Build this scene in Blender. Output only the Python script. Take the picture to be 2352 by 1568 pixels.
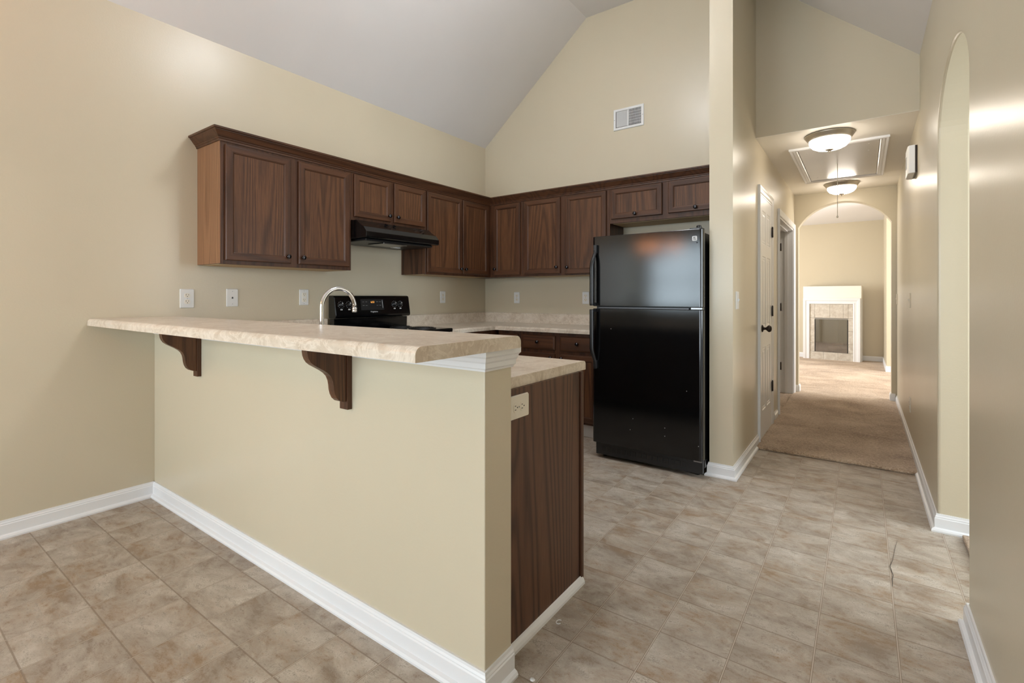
import bpy, bmesh, math, random
from math import pi, sin, cos, radians, sqrt
from mathutils import Vector, Matrix
random.seed(7)
for o in list(bpy.data.objects):
    bpy.data.objects.remove(o, do_unlink=True)
scene = bpy.context.scene
COL = scene.collection

# ------------------------------------------------------------------ camera
CAMX, CAMY, CAMZ, YAW = 3.4311, -1.1139, 1.1866, 0.6240
F_PX, HOR = 1119.67, 681.13
cam = bpy.data.cameras.new('camera'); camo = bpy.data.objects.new('camera', cam); COL.objects.link(camo)
cam.sensor_fit = 'HORIZONTAL'; cam.sensor_width = 36.0
cam.lens = 36.0 * F_PX / 2352.0
cam.shift_x = 0.0
cam.shift_y = -(784.0 - HOR) / 2352.0
cam.clip_start = 0.02
camo.location = (CAMX, CAMY, CAMZ)
camo.rotation_euler = (pi / 2, 0, YAW)
scene.camera = camo
scene.view_settings.view_transform = 'Standard'
scene.view_settings.look = 'None'
scene.view_settings.gamma = 1.0
scene.view_settings.use_curve_mapping = False
scene.view_settings.exposure = 0.1

# ------------------------------------------------------------------ world and daylight
w = bpy.data.worlds.new('world'); scene.world = w; w.use_nodes = True
w.node_tree.nodes['Background'].inputs[0].default_value = (0.78, 0.88, 1.0, 1)
w.node_tree.nodes['Background'].inputs[1].default_value = 1.5

def area(name, loc, rot, sx, sy, power, color):
    l = bpy.data.lights.new(name, 'AREA'); l.shape = 'RECTANGLE'; l.size = sx; l.size_y = sy
    l.energy = power; l.color = color
    o = bpy.data.objects.new(name, l); COL.objects.link(o); o.location = loc; o.rotation_euler = rot
    return o
# daylight outside the windows of the breakfast area, side room and living room
area('daylight_breakfast_window', (1.05, -3.75, 1.45), (pi/2, 0, 0), 1.8, 1.4, 76, (0.74, 0.90, 0.99))
area('daylight_patio_door', (3.0, -3.75, 1.15), (pi/2, 0, 0), 0.9, 2.0, 42, (0.80, 0.90, 1.0))
area('daylight_side_room', (7.1, 1.6, 1.5), (pi/2, 0, pi/2), 2.2, 1.6, 135, (0.82, 0.92, 1.0))
area('daylight_living_right', (6.1, 7.2, 1.5), (pi/2, 0, pi/2), 2.4, 2.0, 160, (0.97, 0.96, 0.95))
area('daylight_living_left', (0.35, 7.8, 1.5), (pi/2, 0, -pi/2), 2.2, 2.0, 100, (0.97, 0.96, 0.95))

# ------------------------------------------------------------------ measurements
YB = 3.139; XR = 3.738; XW1 = 2.602; XW2 = 2.747; YW = 2.286; YK = 3.113; YH = 5.791
ZH = 2.43; XP = 2.531; YP2 = 0.133; YBACK = -3.6; BBH = 0.0885
ZL = 2.844; XFL = 1.258; ZF = 3.886; XFR = 2.492; ZR = 2.80
def roof(x):
    if x < XFL: return ZL + (ZF - ZL) * x / XFL
    if x < XFR: return ZF
    return ZR + (ZF - ZR) * (XR - x) / (XR - XFR)

# ------------------------------------------------------------------ materials
def lin(c):
    c = c / 255.0
    return c / 12.92 if c <= 0.04045 else ((c + 0.055) / 1.055) ** 2.4
def rgb(r, g, b): return (lin(r), lin(g), lin(b), 1)
class NT:
    def __init__(s, name):
        s.m = bpy.data.materials.new(name); s.m.use_nodes = True
        s.t = s.m.node_tree; s.b = s.t.nodes['Principled BSDF']
    def n(s, typ, **kw):
        nd = s.t.nodes.new(typ)
        for k, v in kw.items(): setattr(nd, k, v)
        return nd
    def l(s, a, b): s.t.links.new(a, b)
    def val(s, sock, v):
        if hasattr(v, 'is_output') or hasattr(v, 'links'): s.l(v, sock)
        else: sock.default_value = v
    def math(s, op, a, b=None, c=None):
        nd = s.n('ShaderNodeMath', operation=op)
        s.val(nd.inputs[0], a)
        if b is not None: s.val(nd.inputs[1], b)
        if c is not None: s.val(nd.inputs[2], c)
        return nd.outputs[0]
    def mix(s, f, a, b, typ='MIX'):
        nd = s.n('ShaderNodeMix', data_type='RGBA', blend_type=typ)
        s.val(nd.inputs[0], f); s.val(nd.inputs[6], a); s.val(nd.inputs[7], b)
        return nd.outputs[2]
    def noise(s, vec, scale, detail=4, rough=.55, dist=0):
        nd = s.n('ShaderNodeTexNoise'); nd.inputs['Scale'].default_value = scale
        nd.inputs['Detail'].default_value = detail; nd.inputs['Roughness'].default_value = rough
        nd.inputs['Distortion'].default_value = dist
        if vec is not None: s.l(vec, nd.inputs['Vector'])
        return nd.outputs['Fac']
    def ramp(s, f, stops):
        nd = s.n('ShaderNodeValToRGB'); s.l(f, nd.inputs[0]); cr = nd.color_ramp
        while len(cr.elements) < len(stops): cr.elements.new(0.5)
        for e, (p, c) in zip(cr.elements, stops): e.position = p; e.color = c
        return nd.outputs[0]
    def mapping(s, vec, scale=(1,1,1), loc=(0,0,0), rot=(0,0,0)):
        nd = s.n('ShaderNodeMapping'); s.l(vec, nd.inputs[0])
        nd.inputs['Scale'].default_value = scale; nd.inputs['Rotation'].default_value = rot
        s.val(nd.inputs['Location'], loc)
        return nd.outputs[0]
    def pos(s): return s.n('ShaderNodeNewGeometry').outputs['Position']
    def obj(s): return s.n('ShaderNodeTexCoord').outputs['Object']
    def bump(s, h, strength, dist=.01):
        nd = s.n('ShaderNodeBump'); nd.inputs['Strength'].default_value = strength
        nd.inputs['Distance'].default_value = dist; s.l(h, nd.inputs['Height'])
        s.l(nd.outputs[0], s.b.inputs['Normal']); return nd
    def set(s, **kw):
        for k, v in kw.items(): s.val(s.b.inputs[k.replace('_', ' ')], v)
M = {}
def plain(key, col, rough=.5, metal=0, spec=.5, coat=0):
    m = NT(key); m.set(Base_Color=col, Roughness=rough, Metallic=metal); m.b.inputs['Specular IOR Level'].default_value = spec
    m.b.inputs['Coat Weight'].default_value = coat
    p = m.obj(); f = m.noise(p, 60, 2)
    m.val(m.b.inputs['Roughness'], m.math('MULTIPLY_ADD', f, .06, rough - .03))
    M[key] = m.m; return m
def paint(key, col, col2, rough, bump=.05):
    m = NT(key); p = m.pos()
    f = m.noise(m.mapping(p, (1, 1, .6)), 1.1, 3, .5)
    f2 = m.ramp(f, [(.35, col), (.7, col2)])
    m.set(Base_Color=f2)
    r = m.noise(p, 3, 1)
    m.val(m.b.inputs['Roughness'], m.math('MULTIPLY_ADD', r, .04, rough - .02))
    m.bump(m.noise(p, 110, 1, .5), bump, .0012)
    M[key] = m.m
paint('wall_paint', rgb(199, 188, 164), rgb(203, 192, 168), .3, .2)
paint('ceiling_paint', rgb(224, 221, 219), rgb(229, 226, 224), .7, .05)
paint('soffit_paint', rgb(232, 227, 216), rgb(236, 231, 220), .45, .05)
paint('trim_paint', rgb(226, 226, 227), rgb(232, 232, 232), .3, .03)
paint('panel_paint', rgb(214, 212, 210), rgb(220, 218, 216), .22, .1)

def wood(key, dark, mid, light, axis='z', rough=.4, cath=True, amp=.24):
    m = NT(key); p = m.obj()
    rnd = m.n('ShaderNodeObjectInfo').outputs['Random']
    cmb = m.n('ShaderNodeCombineXYZ')
    for i in range(3): m.l(m.math('MULTIPLY', rnd, (17.3, 9.1, 5.7)[i]), cmb.inputs[i])
    vm = m.n('ShaderNodeVectorMath', operation='ADD'); m.l(p, vm.inputs[0]); m.l(cmb.outputs[0], vm.inputs[1])
    sc = {'z': (1, 1, .065), 'x': (.065, 1, 1), 'y': (1, .065, 1)}[axis]
    q = m.mapping(vm.outputs[0], sc)
    ring = m.noise(q, 3.4, 2, .4, .25)
    bands = m.math('MULTIPLY_ADD', m.math('SINE', m.math('MULTIPLY', ring, 150.0 if cath else 90.0)), .5, .5)
    bands = m.math('POWER', bands, 2.2)
    fine = m.noise(m.mapping(vm.outputs[0], {'z': (1, 1, .03), 'x': (.03, 1, 1), 'y': (1, .03, 1)}[axis]), 230, 3, .7)
    fac = m.math('ADD', m.math('MULTIPLY', bands, amp), m.math('MULTIPLY', fine, 1.06 - amp))
    col = m.ramp(fac, [(.18, light), (.5, mid), (.86, dark)])
    big = m.noise(vm.outputs[0], 2.5, 2)
    col = m.mix(m.math('MULTIPLY', big, .35), col, mid)
    m.set(Base_Color=col, Roughness=rough)
    m.b.inputs['Specular IOR Level'].default_value = .38
    m.bump(fine, .12, .001)
    M[key] = m.m
D1, D2, D3 = rgb(42, 26, 16), rgb(84, 54, 34), rgb(122, 82, 52)
wood('wood', D1, D2, D3, 'z')
wood('wood_rail_y', D1, rgb(76, 47, 29), rgb(98, 63, 40), 'y', cath=False)
wood('wood_rail_x', D1, rgb(76, 47, 29), rgb(98, 63, 40), 'x', cath=False)
wood('wood_stile', D1, rgb(74, 46, 29), rgb(96, 62, 40), 'z', cath=False)
wood('wood_side', rgb(100, 66, 42), rgb(138, 98, 68), rgb(158, 116, 82), 'z', cath=True)
wood('wood_end', rgb(38, 23, 15), rgb(84, 54, 37), rgb(112, 76, 53), 'z', amp=.36)
plain('wood_raw', rgb(176, 150, 112), .6)

def laminate():
    m = NT('laminate'); p = m.pos()
    wv = m.noise(m.mapping(p, (1, 1, 1)), 7, 4, .6, 1.2)
    vein = m.math('ABSOLUTE', m.math('SUBTRACT', m.noise(m.mapping(p, (1, 1.3, 1.1)), 9, 5, .62, 1.8), .5))
    vein = m.math('SMOOTH_MIN', m.math('MULTIPLY', vein, 18), 1.0, .3)
    base = m.ramp(wv, [(.3, rgb(188, 171, 150)), (.55, rgb(207, 194, 176)), (.75, rgb(217, 207, 192))])
    spk = m.noise(p, 140, 3, .7)
    base = m.mix(m.math('MULTIPLY', m.math('GREATER_THAN', spk, .62), .25), base, rgb(160, 138, 112))
    col = m.mix(m.math('MULTIPLY', m.math('SUBTRACT', 1.0, vein), .5), base, rgb(232, 222, 206))
    m.set(Base_Color=col, Roughness=.32)
    m.bump(spk, .03, .001)
    M['laminate'] = m.m
laminate()

def vinyl():
    m = NT('vinyl_tile'); p = m.pos()
    s = m.n('ShaderNodeSeparateXYZ'); m.l(p, s.inputs[0])
    P = .2272; TX, TY = 2.6177, .3671
    u = m.math('DIVIDE', m.math('SUBTRACT', s.outputs[0], TX - 40 * P), P)
    v = m.math('DIVIDE', m.math('SUBTRACT', s.outputs[1], TY - 40 * P), P)
    fu = m.math('FRACT', u); fv = m.math('FRACT', v)
    du = m.math('MINIMUM', fu, m.math('SUBTRACT', 1.0, fu))
    dv = m.math('MINIMUM', fv, m.math('SUBTRACT', 1.0, fv))
    d = m.math('MINIMUM', m.math('MULTIPLY', du, 1.0), dv)
    jx = m.math('LESS_THAN', du, .015); jy = m.math('LESS_THAN', dv, .011)
    cell = m.n('ShaderNodeCombineXYZ'); m.l(m.math('FLOOR', u), cell.inputs[0]); m.l(m.math('FLOOR', v), cell.inputs[1])
    wn = m.n('ShaderNodeTexWhiteNoise', noise_dimensions='3D'); m.l(cell.outputs[0], wn.inputs['Vector'])
    off = m.n('ShaderNodeVectorMath', operation='MULTIPLY'); m.l(wn.outputs['Color'], off.inputs[0]); off.inputs[1].default_value = (30, 30, 30)
    add = m.n('ShaderNodeVectorMath', operation='ADD'); m.l(p, add.inputs[0]); m.l(off.outputs[0], add.inputs[1])
    q = m.mapping(add.outputs[0], (.75, 1.1, 1))
    n1 = m.noise(q, 7.0, 6, .66, .5)
    n2 = m.noise(m.mapping(add.outputs[0], (.7, 1.5, 1), (4, 2, 0)), 26, 6, .72, .3)
    n3 = m.noise(p, 190, 4, .7)
    cloud = m.math('ADD', m.math('MULTIPLY', n1, .55), m.math('MULTIPLY', n2, .45))
    stone_c = m.ramp(m.math('ADD', m.math('MULTIPLY', n2, .5), m.math('MULTIPLY', n3, .5)), [(.38, rgb(142, 130, 116)), (.5, rgb(184, 174, 160)), (.61, rgb(212, 204, 192))])
    n5 = m.noise(m.mapping(add.outputs[0], (.7, 1.2, 1), (11, 5, 0)), 5, 3, .6)
    brown = m.mix(m.ramp(n5, [(.4, (0, 0, 0, 1)), (.62, (1, 1, 1, 1))]), rgb(134, 118, 102), rgb(142, 116, 88))
    bf = m.ramp(m.math('ADD', cloud, m.math('MULTIPLY', m.math('SUBTRACT', n3, .5), .35)), [(.44, (0, 0, 0, 1)), (.60, (.95, .95, .95, 1))])
    col = m.mix(bf, stone_c, brown)
    f = cloud
    # thin pale-and-dark moulded joint
    col = m.mix(m.math('MULTIPLY', m.math('MAXIMUM', m.math('MULTIPLY', jx, .85), m.math('MULTIPLY', jy, .7)), 1.0), col, rgb(128, 111, 94))
    j2 = m.math('LESS_THAN', du, .0065)
    col = m.mix(m.math('MULTIPLY', j2, .7), col, rgb(204, 192, 176))
    m.set(Base_Color=col, Roughness=.5)
    h = m.math('ADD', m.math('MULTIPLY', n2, .4), m.math('MULTIPLY', m.math('SMOOTH_MIN', m.math('MULTIPLY', d, 60), 1.0, .2), .7))
    m.bump(h, .25, .0015)
    M['vinyl_tile'] = m.m
vinyl()

def carpet():
    m = NT('carpet'); p = m.pos()
    n1 = m.noise(m.mapping(p, (1, 1, 1)), 2.2, 4, .6, .4)
    n2 = m.noise(m.mapping(p, (.6, 1.2, 1)), 110, 4, .75, .5)
    f = m.math('ADD', m.math('MULTIPLY', n1, .36), m.math('MULTIPLY', n2, .64))
    col = m.ramp(f, [(.38, rgb(126, 100, 78)), (.5, rgb(188, 162, 134)), (.60, rgb(216, 195, 170))])
    m.set(Base_Color=col, Roughness=.95); m.b.inputs['Specular IOR Level'].default_value = .1
    m.b.inputs['Sheen Weight'].default_value = .3
    m.bump(n2, .9, .01)
    M['carpet'] = m.m
carpet()
def stone():
    m = NT('hearth_tile'); p = m.obj()
    f = m.noise(p, 14, 5, .65, .6)
    m.set(Base_Color=m.ramp(f, [(.35, rgb(182, 172, 158)), (.65, rgb(206, 200, 188))]), Roughness=.4)
    M['hearth_tile'] = m.m
stone()
def blackgloss(key, col, rough, bumps, bs=420):
    m = NT(key); p = m.obj()
    m.set(Base_Color=col, Roughness=rough)
    m.b.inputs['Specular IOR Level'].default_value = .55
    m.bump(m.noise(p, bs, 2, .6), bumps, .0006)
    M[key] = m.m
blackgloss('fridge_black', rgb(10, 10, 11), .10, .10)
blackgloss('appliance_black', rgb(10, 10, 11), .12, .02)
blackgloss('plastic_black', rgb(20, 20, 21), .38, .1)
plain('chrome', rgb(225, 226, 228), .07, 1)
plain('steel', rgb(150, 150, 150), .3, 1)
plain('nickel', rgb(176, 168, 154), .34, .7)
plain('knob_black', rgb(70, 70, 74), .16, 1)
plain('bronze', rgb(52, 44, 40), .35, .6)
plain('plastic_white', rgb(224, 224, 222), .35)
plain('plastic_ivory', rgb(228, 222, 208), .35)
plain('plastic_cream', rgb(222, 212, 192), .4)
plain('slot_dark', rgb(22, 20, 18), .6)
plain('vent_grey', rgb(190, 190, 188), .5)
plain('vent_dark', rgb(96, 96, 98), .35, .8)
plain('soot', rgb(34, 32, 30), .8)
plain('brick_liner', rgb(84, 78, 70), .85)
plain('log', rgb(120, 96, 74), .9)
plain('print_white', rgb(222, 222, 222), .5)
plain('print_grey', rgb(120, 120, 120), .5)
plain('cord', rgb(240, 232, 214), .7)
plain('scratch', rgb(84, 76, 68), .8)
plain('grout_paint', rgb(205, 200, 196), .5)
def emit(key, col, strength, base=(1,1,1,1)):
    m = NT(key); m.set(Base_Color=base, Roughness=.3)
    m.b.inputs['Emission Color'].default_value = col; m.b.inputs['Emission Strength'].default_value = strength
    M[key] = m.m
emit('lamp_glass', (1.0, .90, .78, 1), 19.0)
emit('fill_lamp_glass', (.93, .96, 1.0, 1), 32.0)  # glow of the added kitchen fill lamp
emit('lamp_glass_amber', (1.0, .38, .15, 1), 15.0)
emit('display_amber', (1.0, .42, .08, 1), 1.6, rgb(60, 20, 5))
def glass():
    m = NT('firebox_glass'); t = m.t
    g = m.n('ShaderNodeBsdfGlossy'); g.inputs['Roughness'].default_value = .05; g.inputs['Color'].default_value = (.8, .8, .8, 1)
    tr = m.n('ShaderNodeBsdfTransparent'); tr.inputs['Color'].default_value = (.62, .62, .62, 1)
    mx = m.n('ShaderNodeMixShader'); mx.inputs[0].default_value = .22
    m.l(tr.outputs[0], mx.inputs[1]); m.l(g.outputs[0], mx.inputs[2])
    m.l(mx.outputs[0], t.nodes['Material Output'].inputs[0])
    M['firebox_glass'] = m.m
glass()

# ------------------------------------------------------------------ mesh helpers
class MB:
    """collects faces in world space (or the parent's own space) and links them as ONE mesh"""
    def __init__(s): s.v = []; s.f = []; s.mi = []; s.sm = []
    def add(s, verts, faces, mi=0, smooth=False):
        b = len(s.v); s.v += [tuple(p) for p in verts]
        for f in faces: s.f.append([b + i for i in f]); s.mi.append(mi); s.sm.append(smooth)
        return s
    def box(s, x0, x1, y0, y1, z0, z1, mi=0):
        vs = [(x0,y0,z0),(x1,y0,z0),(x1,y1,z0),(x0,y1,z0),(x0,y0,z1),(x1,y0,z1),(x1,y1,z1),(x0,y1,z1)]
        return s.add(vs, [(0,3,2,1),(4,5,6,7),(0,1,5,4),(1,2,6,5),(2,3,7,6),(3,0,4,7)], mi)
    def prism(s, poly, a, b, axis, mi=0, smooth=False):
        """extrude a 2D polygon between a and b; axis x: poly=(y,z), y: (x,z), z: (x,y)"""
        def mp(p, t): return {'x': (t, p[0], p[1]), 'y': (p[0], t, p[1]), 'z': (p[0], p[1], t)}[axis]
        n = len(poly)
        s.add([mp(p, a) for p in poly] + [mp(p, b) for p in poly],
              [tuple(range(n))[::-1], tuple(range(n, 2*n))], mi)
        s.add([mp(p, a) for p in poly] + [mp(p, b) for p in poly],
              [(i, (i+1) % n, n + (i+1) % n, n + i) for i in range(n)], mi, smooth)
        return s
    def tube(s, pts, r, seg=10, mi=0, caps=True):
        pts = [Vector(p) for p in pts]; n = len(pts)
        rr = r if isinstance(r, (list, tuple)) else [r] * n
        t0 = (pts[1] - pts[0]).normalized()
        up = Vector((0, 0, 1)) if abs(t0.z) < .9 else Vector((1, 0, 0))
        a = t0.cross(up).normalized(); vs = []
        for i in range(n):
            t = (pts[min(i+1, n-1)] - pts[max(i-1, 0)]).normalized()
            a = (a - t * a.dot(t)).normalized(); b = t.cross(a)
            for k in range(seg):
                an = 2*pi*k/seg; vs.append(pts[i] + (a*cos(an) + b*sin(an)) * rr[i])
        fs = [(i*seg+k, i*seg+(k+1) % seg, (i+1)*seg+(k+1) % seg, (i+1)*seg+k) for i in range(n-1) for k in range(seg)]
        s.add(vs, fs, mi, True)
        if caps:
            s.add(vs[:seg], [tuple(range(seg))[::-1]], mi); s.add(vs[-seg:], [tuple(range(seg))], mi)
        return s
    def lathe(s, prof, c, axis='z', seg=32, mi=0, sgn=1):
        """prof = [(r, h)...] turned about an axis through c"""
        vs = []
        for r, h in prof:
            for k in range(seg):
                an = 2*pi*k/seg; u, v = r*cos(an), r*sin(an); h2 = h*sgn
                vs.append({'z': (c[0]+u, c[1]+v, c[2]+h2), 'x': (c[0]+h2, c[1]+u, c[2]+v), 'y': (c[0]+u, c[1]+h2, c[2]+v)}[axis])
        n = len(prof)
        fs = [(i*seg+k, i*seg+(k+1) % seg, (i+1)*seg+(k+1) % seg, (i+1)*seg+k) for i in range(n-1) for k in range(seg)]
        s.add(vs, fs, mi, True); return s
    def sweep(s, path, prof, mp=None, mi=0, side=1):
        """mitred sweep of the closed profile (offset, w) along a flat open path; side=1 offsets to the left"""
        mp = mp or (lambda u, v, w: (u, v, w))
        P = [Vector(p) for p in path]; n = len(P); dirs = [(P[i+1]-P[i]).normalized() for i in range(n-1)]
        nor = [Vector((-d.y, d.x)) * side for d in dirs]; off = []
        for i in range(n):
            if i == 0: off.append(nor[0])
            elif i == n-1: off.append(nor[-1])
            else:
                b = (nor[i-1] + nor[i]).normalized(); off.append(b / max(.2, b.dot(nor[i])))
        k = len(prof); vs = []
        for i in range(n):
            for o_, w_ in prof: q = P[i] + off[i]*o_; vs.append(mp(q.x, q.y, w_))
        fs = [(i*k+j, i*k+(j+1) % k, (i+1)*k+(j+1) % k, (i+1)*k+j) for i in range(n-1) for j in range(k)]
        s.add(vs, fs, mi); s.add(vs[:k], [tuple(range(k))[::-1]], mi); s.add(vs[-k:], [tuple(range(k))], mi)
        return s
    def panel(s, mp, w, h, rings, mats=(0, 1, 0)):
        """door leaf in local (u,v,n): rings = [(inset, n)...] from outer back to panel; mats=(rail,stile,field)"""
        for i in range(len(rings) - 1):
            (a, na), (b, nb) = rings[i], rings[i+1]
            A = [(a, a), (w-a, a), (w-a, h-a), (a, h-a)]; B = [(b, b), (w-b, b), (w-b, h-b), (b, h-b)]
            for k in range(4):
                k2 = (k+1) % 4
                s.add([mp(*A[k], na), mp(*A[k2], na), mp(*B[k2], nb), mp(*B[k], nb)], [(0,1,2,3)], mats[0] if k % 2 == 0 else mats[1])
        b, nb = rings[-1]
        s.add([mp(b, b, nb), mp(w-b, b, nb), mp(w-b, h-b, nb), mp(b, h-b, nb)], [(0,1,2,3)], mats[2])
        a, na = rings[0]
        s.add([mp(a, a, na), mp(a, h-a, na), mp(w-a, h-a, na), mp(w-a, a, na)], [(0,1,2,3)], mats[1])
        return s
    def build(s, name, mats, parent=None, bevel=0, bseg=2, local=False, origin=None, kind=None, fixn=True):
        if not isinstance(mats, (list, tuple)): mats = [mats]
        xs = list(zip(*s.v))
        off = Vector([(min(c)+max(c))/2 for c in xs]) if origin is None else Vector(origin)
        if parent is None and kind == 'structure': off = Vector((0, 0, 0))
        me = bpy.data.meshes.new(name)
        me.from_pydata([Vector(p) - off for p in s.v], [], s.f)
        for mm in mats: me.materials.append(M[mm])
        for i, p in enumerate(me.polygons): p.material_index = s.mi[i]; p.use_smooth = s.sm[i]
        bm = bmesh.new(); bm.from_mesh(me)
        bmesh.ops.remove_doubles(bm, verts=bm.verts, dist=1e-5)
        if fixn: bmesh.ops.recalc_face_normals(bm, faces=bm.faces)
        bm.to_mesh(me); bm.free(); me.update()
        o = bpy.data.objects.new(name, me); COL.objects.link(o)
        if parent is not None:
            o.parent = parent; o.location = off - (Vector((0,0,0)) if local else WORLD[parent.name])
            WORLD[o.name] = off if not local else off
        else:
            o.location = off; WORLD[o.name] = off
        if bevel:
            b = o.modifiers.new('bevel', 'BEVEL'); b.width = bevel; b.segments = bseg; b.limit_method = 'ANGLE'; b.angle_limit = radians(40)
            b.harden_normals = False
        if kind: o['kind'] = kind
        return o
WORLD = {}
def tag(o, label=None, cat=None, group=None, kind=None):
    if label: o['label'] = label
    if cat: o['category'] = cat
    if group: o['group'] = group
    if kind: o['kind'] = kind
    return o
def thing(name, loc, label=None, cat=None, group=None, kind=None):
    o = bpy.data.objects.new(name, None); COL.objects.link(o); o.location = loc; WORLD[o.name] = Vector(loc)
    o.empty_display_size = .1
    return tag(o, label, cat, group, kind)
def B(x0, x1, y0, y1, z0, z1): return MB().box(x0, x1, y0, y1, z0, z1)
def copy_tree(o, loc, parent=None):
    c = o.copy(); COL.objects.link(c)
    if parent is not None: c.parent = parent
    if loc is not None: c.location = loc
    for ch in list(o.children): copy_tree(ch, None, c)
    return c

# ================================================================== THE SETTING
MB().box(-.15, 3.95, YBACK - .15, 3.105, -.1, 0).build('floor', 'vinyl_tile', kind='structure')
# sub-floor under the carpets
MB().box(-.15, 7.2, 3.105, 11.2, -.1, 0).build('floor_hall', 'grout_paint', kind='structure')
MB().box(3.95, 7.2, YBACK - .15, 3.105, -.1, 0).build('floor_side_room', 'grout_paint', kind='structure')

# left wall
MB().prism([(YBACK-.15, 0), (YB+.12, 0), (YB+.12, ZL+.1), (YBACK-.15, ZL+.1)], -.12, 0, 'x').build('wall_left', 'wall_paint', kind='structure')
# back wall of the kitchen
def gable(x0, x1, z0, extra=.08):
    pts = [(x0, z0), (x1, z0), (x1, roof(x1)+extra)]
    for xx in (XFR, XFL):
        if x0 < xx < x1: pts.append((xx, ZF+extra))
    pts.append((x0, roof(x0)+extra)); return pts
MB().prism(gable(0, XW1, 0), YB, YB+.12, 'y').build('wall_back', 'wall_paint', kind='structure')
# wing wall beside the refrigerator, carried on as the left wall of the hall
h = [(YW, 0), (4.385, 0), (4.385, 2.0), (5.655, 2.0), (5.655, 0), (YH+.12, 0), (YH+.12, ZH+.1), (YK+.1, ZH+.1), (YK+.1, roof(XW1)+.05), (YW, roof(XW1)+.05)]
MB().prism(h, XW1, XW2, 'x').build('wall_wing', 'wall_paint', kind='structure')
# header wall above the hall
MB().prism(gable(XW2, XR, ZH+.002), YK, YK+.1, 'y').build('wall_header', 'wall_paint', kind='structure')
# right wall with arched opening
YA1, YA2, ZS, RISE = 1.254, 2.155, 1.985, .277
yc, hw = (YA1+YA2)/2, (YA2-YA1)/2
arch = [(yc - hw*cos(pi*i/32), ZS + RISE*sin(pi*i/32)) for i in range(33)]
poly = [(YBACK-.15, 0), (YA1, 0)] + arch + [(YA2, 0), (YH+.12, 0), (YH+.12, 2.95), (YBACK-.15, 2.95)]
MB().prism(poly, XR, XR+.125, 'x').build('wall_right', 'wall_paint', kind='structure', bevel=.012, bseg=3)
# end wall of the hall with arched opening
xa0, xa1, zs2, ris2 = 2.789, 3.688, 2.03, .272
xc2, hw2 = (xa0+xa1)/2, (xa1-xa0)/2
R2 = (hw2*hw2 + ris2*ris2)/(2*ris2); a2 = math.asin(hw2/R2)
arch2 = [(xc2 + R2*sin(-a2 + 2*a2*i/28), zs2 + ris2 - R2 + R2*cos(-a2 + 2*a2*i/28)) for i in range(29)]
poly = [(.5, 0), (xa0, 0)] + arch2 + [(xa1, 0), (6.0, 0), (6.0, 2.9), (.5, 2.9)]
MB().prism(poly, YH, YH+.12, 'y').build('wall_hall_end', 'wall_paint', kind='structure', bevel=.006)
# half wall of the peninsula
MB().box(0, XP, 0, YP2, 0, 1.029).build('wall_peninsula', 'wall_paint', kind='structure', bevel=.003)
# ceilings
t = .1
MB().prism([(0, ZL), (XFL, ZF), (XFR, ZF), (XR, ZR), (XR, ZR+t), (XFR+.05, ZF+t), (XFL-.05, ZF+t), (0, ZL+t)], YBACK-.15, YB+.1, 'y').build('ceiling', 'ceiling_paint', kind='structure')
MB().prism([(YK, ZH), (YH, ZH), (YH, ZH+.1), (YK+.1, ZH+.1), (YK+.1, ZH+.0019), (YK, ZH+.0019)], XW2, XR, 'x').build('ceiling_hall', 'soffit_paint', kind='structure')
# room behind the second hall door
MB().box(1.3, XW1, 4.1, 6.0, 2.44, 2.5).build('ceiling_bedroom', 'ceiling_paint', kind='structure')
MB().box(1.2, 1.3, 4.1, 6.0, 0, 2.5).box(1.3, XW1, 4.0, 4.1, 0, 2.5).build('wall_bedroom', 'wall_paint', kind='structure')
# side room beyond the right arch
MB().box(3.863, 7.0, 3.0, 3.1, 0, 2.5).box(3.863, 7.0, -.6, -.5, 0, 2.5).prism([(-.6,0),(.5,0),(.5,2.3),(2.7,2.3),(2.7,0),(3.1,0),(3.1,2.5),(-.6,2.5)], 7.0, 7.1, 'x').build('wall_side_room', 'wall_paint', kind='structure')
MB().box(3.863, 7.1, -.6, 3.1, 2.5, 2.6).build('ceiling_side_room', 'ceiling_paint', kind='structure')
# living room
MB().box(-.1, 6.2, 9.9, 10.02, 0, 3.3).build('wall_living_back', 'wall_paint', kind='structure')
MB().box(3.73, 6.0, 8.45, 8.57, 0, 3.3).box(3.73, 3.85, 8.57, 9.9, 0, 3.3).build('wall_living_jog', 'wall_paint', kind='structure')
MB().prism([(5.9,0),(6.1,0),(6.1,2.5),(8.3,2.5),(8.3,0),(8.45,0),(8.45,3.3),(5.9,3.3)], 5.95, 6.05, 'x').build('wall_living_right', 'wall_paint', kind='structure')
MB().prism([(5.9,0),(6.7,0),(6.7,2.5),(8.9,2.5),(8.9,0),(9.9,0),(9.9,3.3),(5.9,3.3)], .4, .5, 'x').build('wall_living_left', 'wall_paint', kind='structure')
MB().prism([(5.9, 2.9), (9.9, 2.57), (9.9, 2.67), (5.9, 3.0)], .4, 6.05, 'x').build('ceiling_living', 'ceiling_paint', kind='structure')
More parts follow.
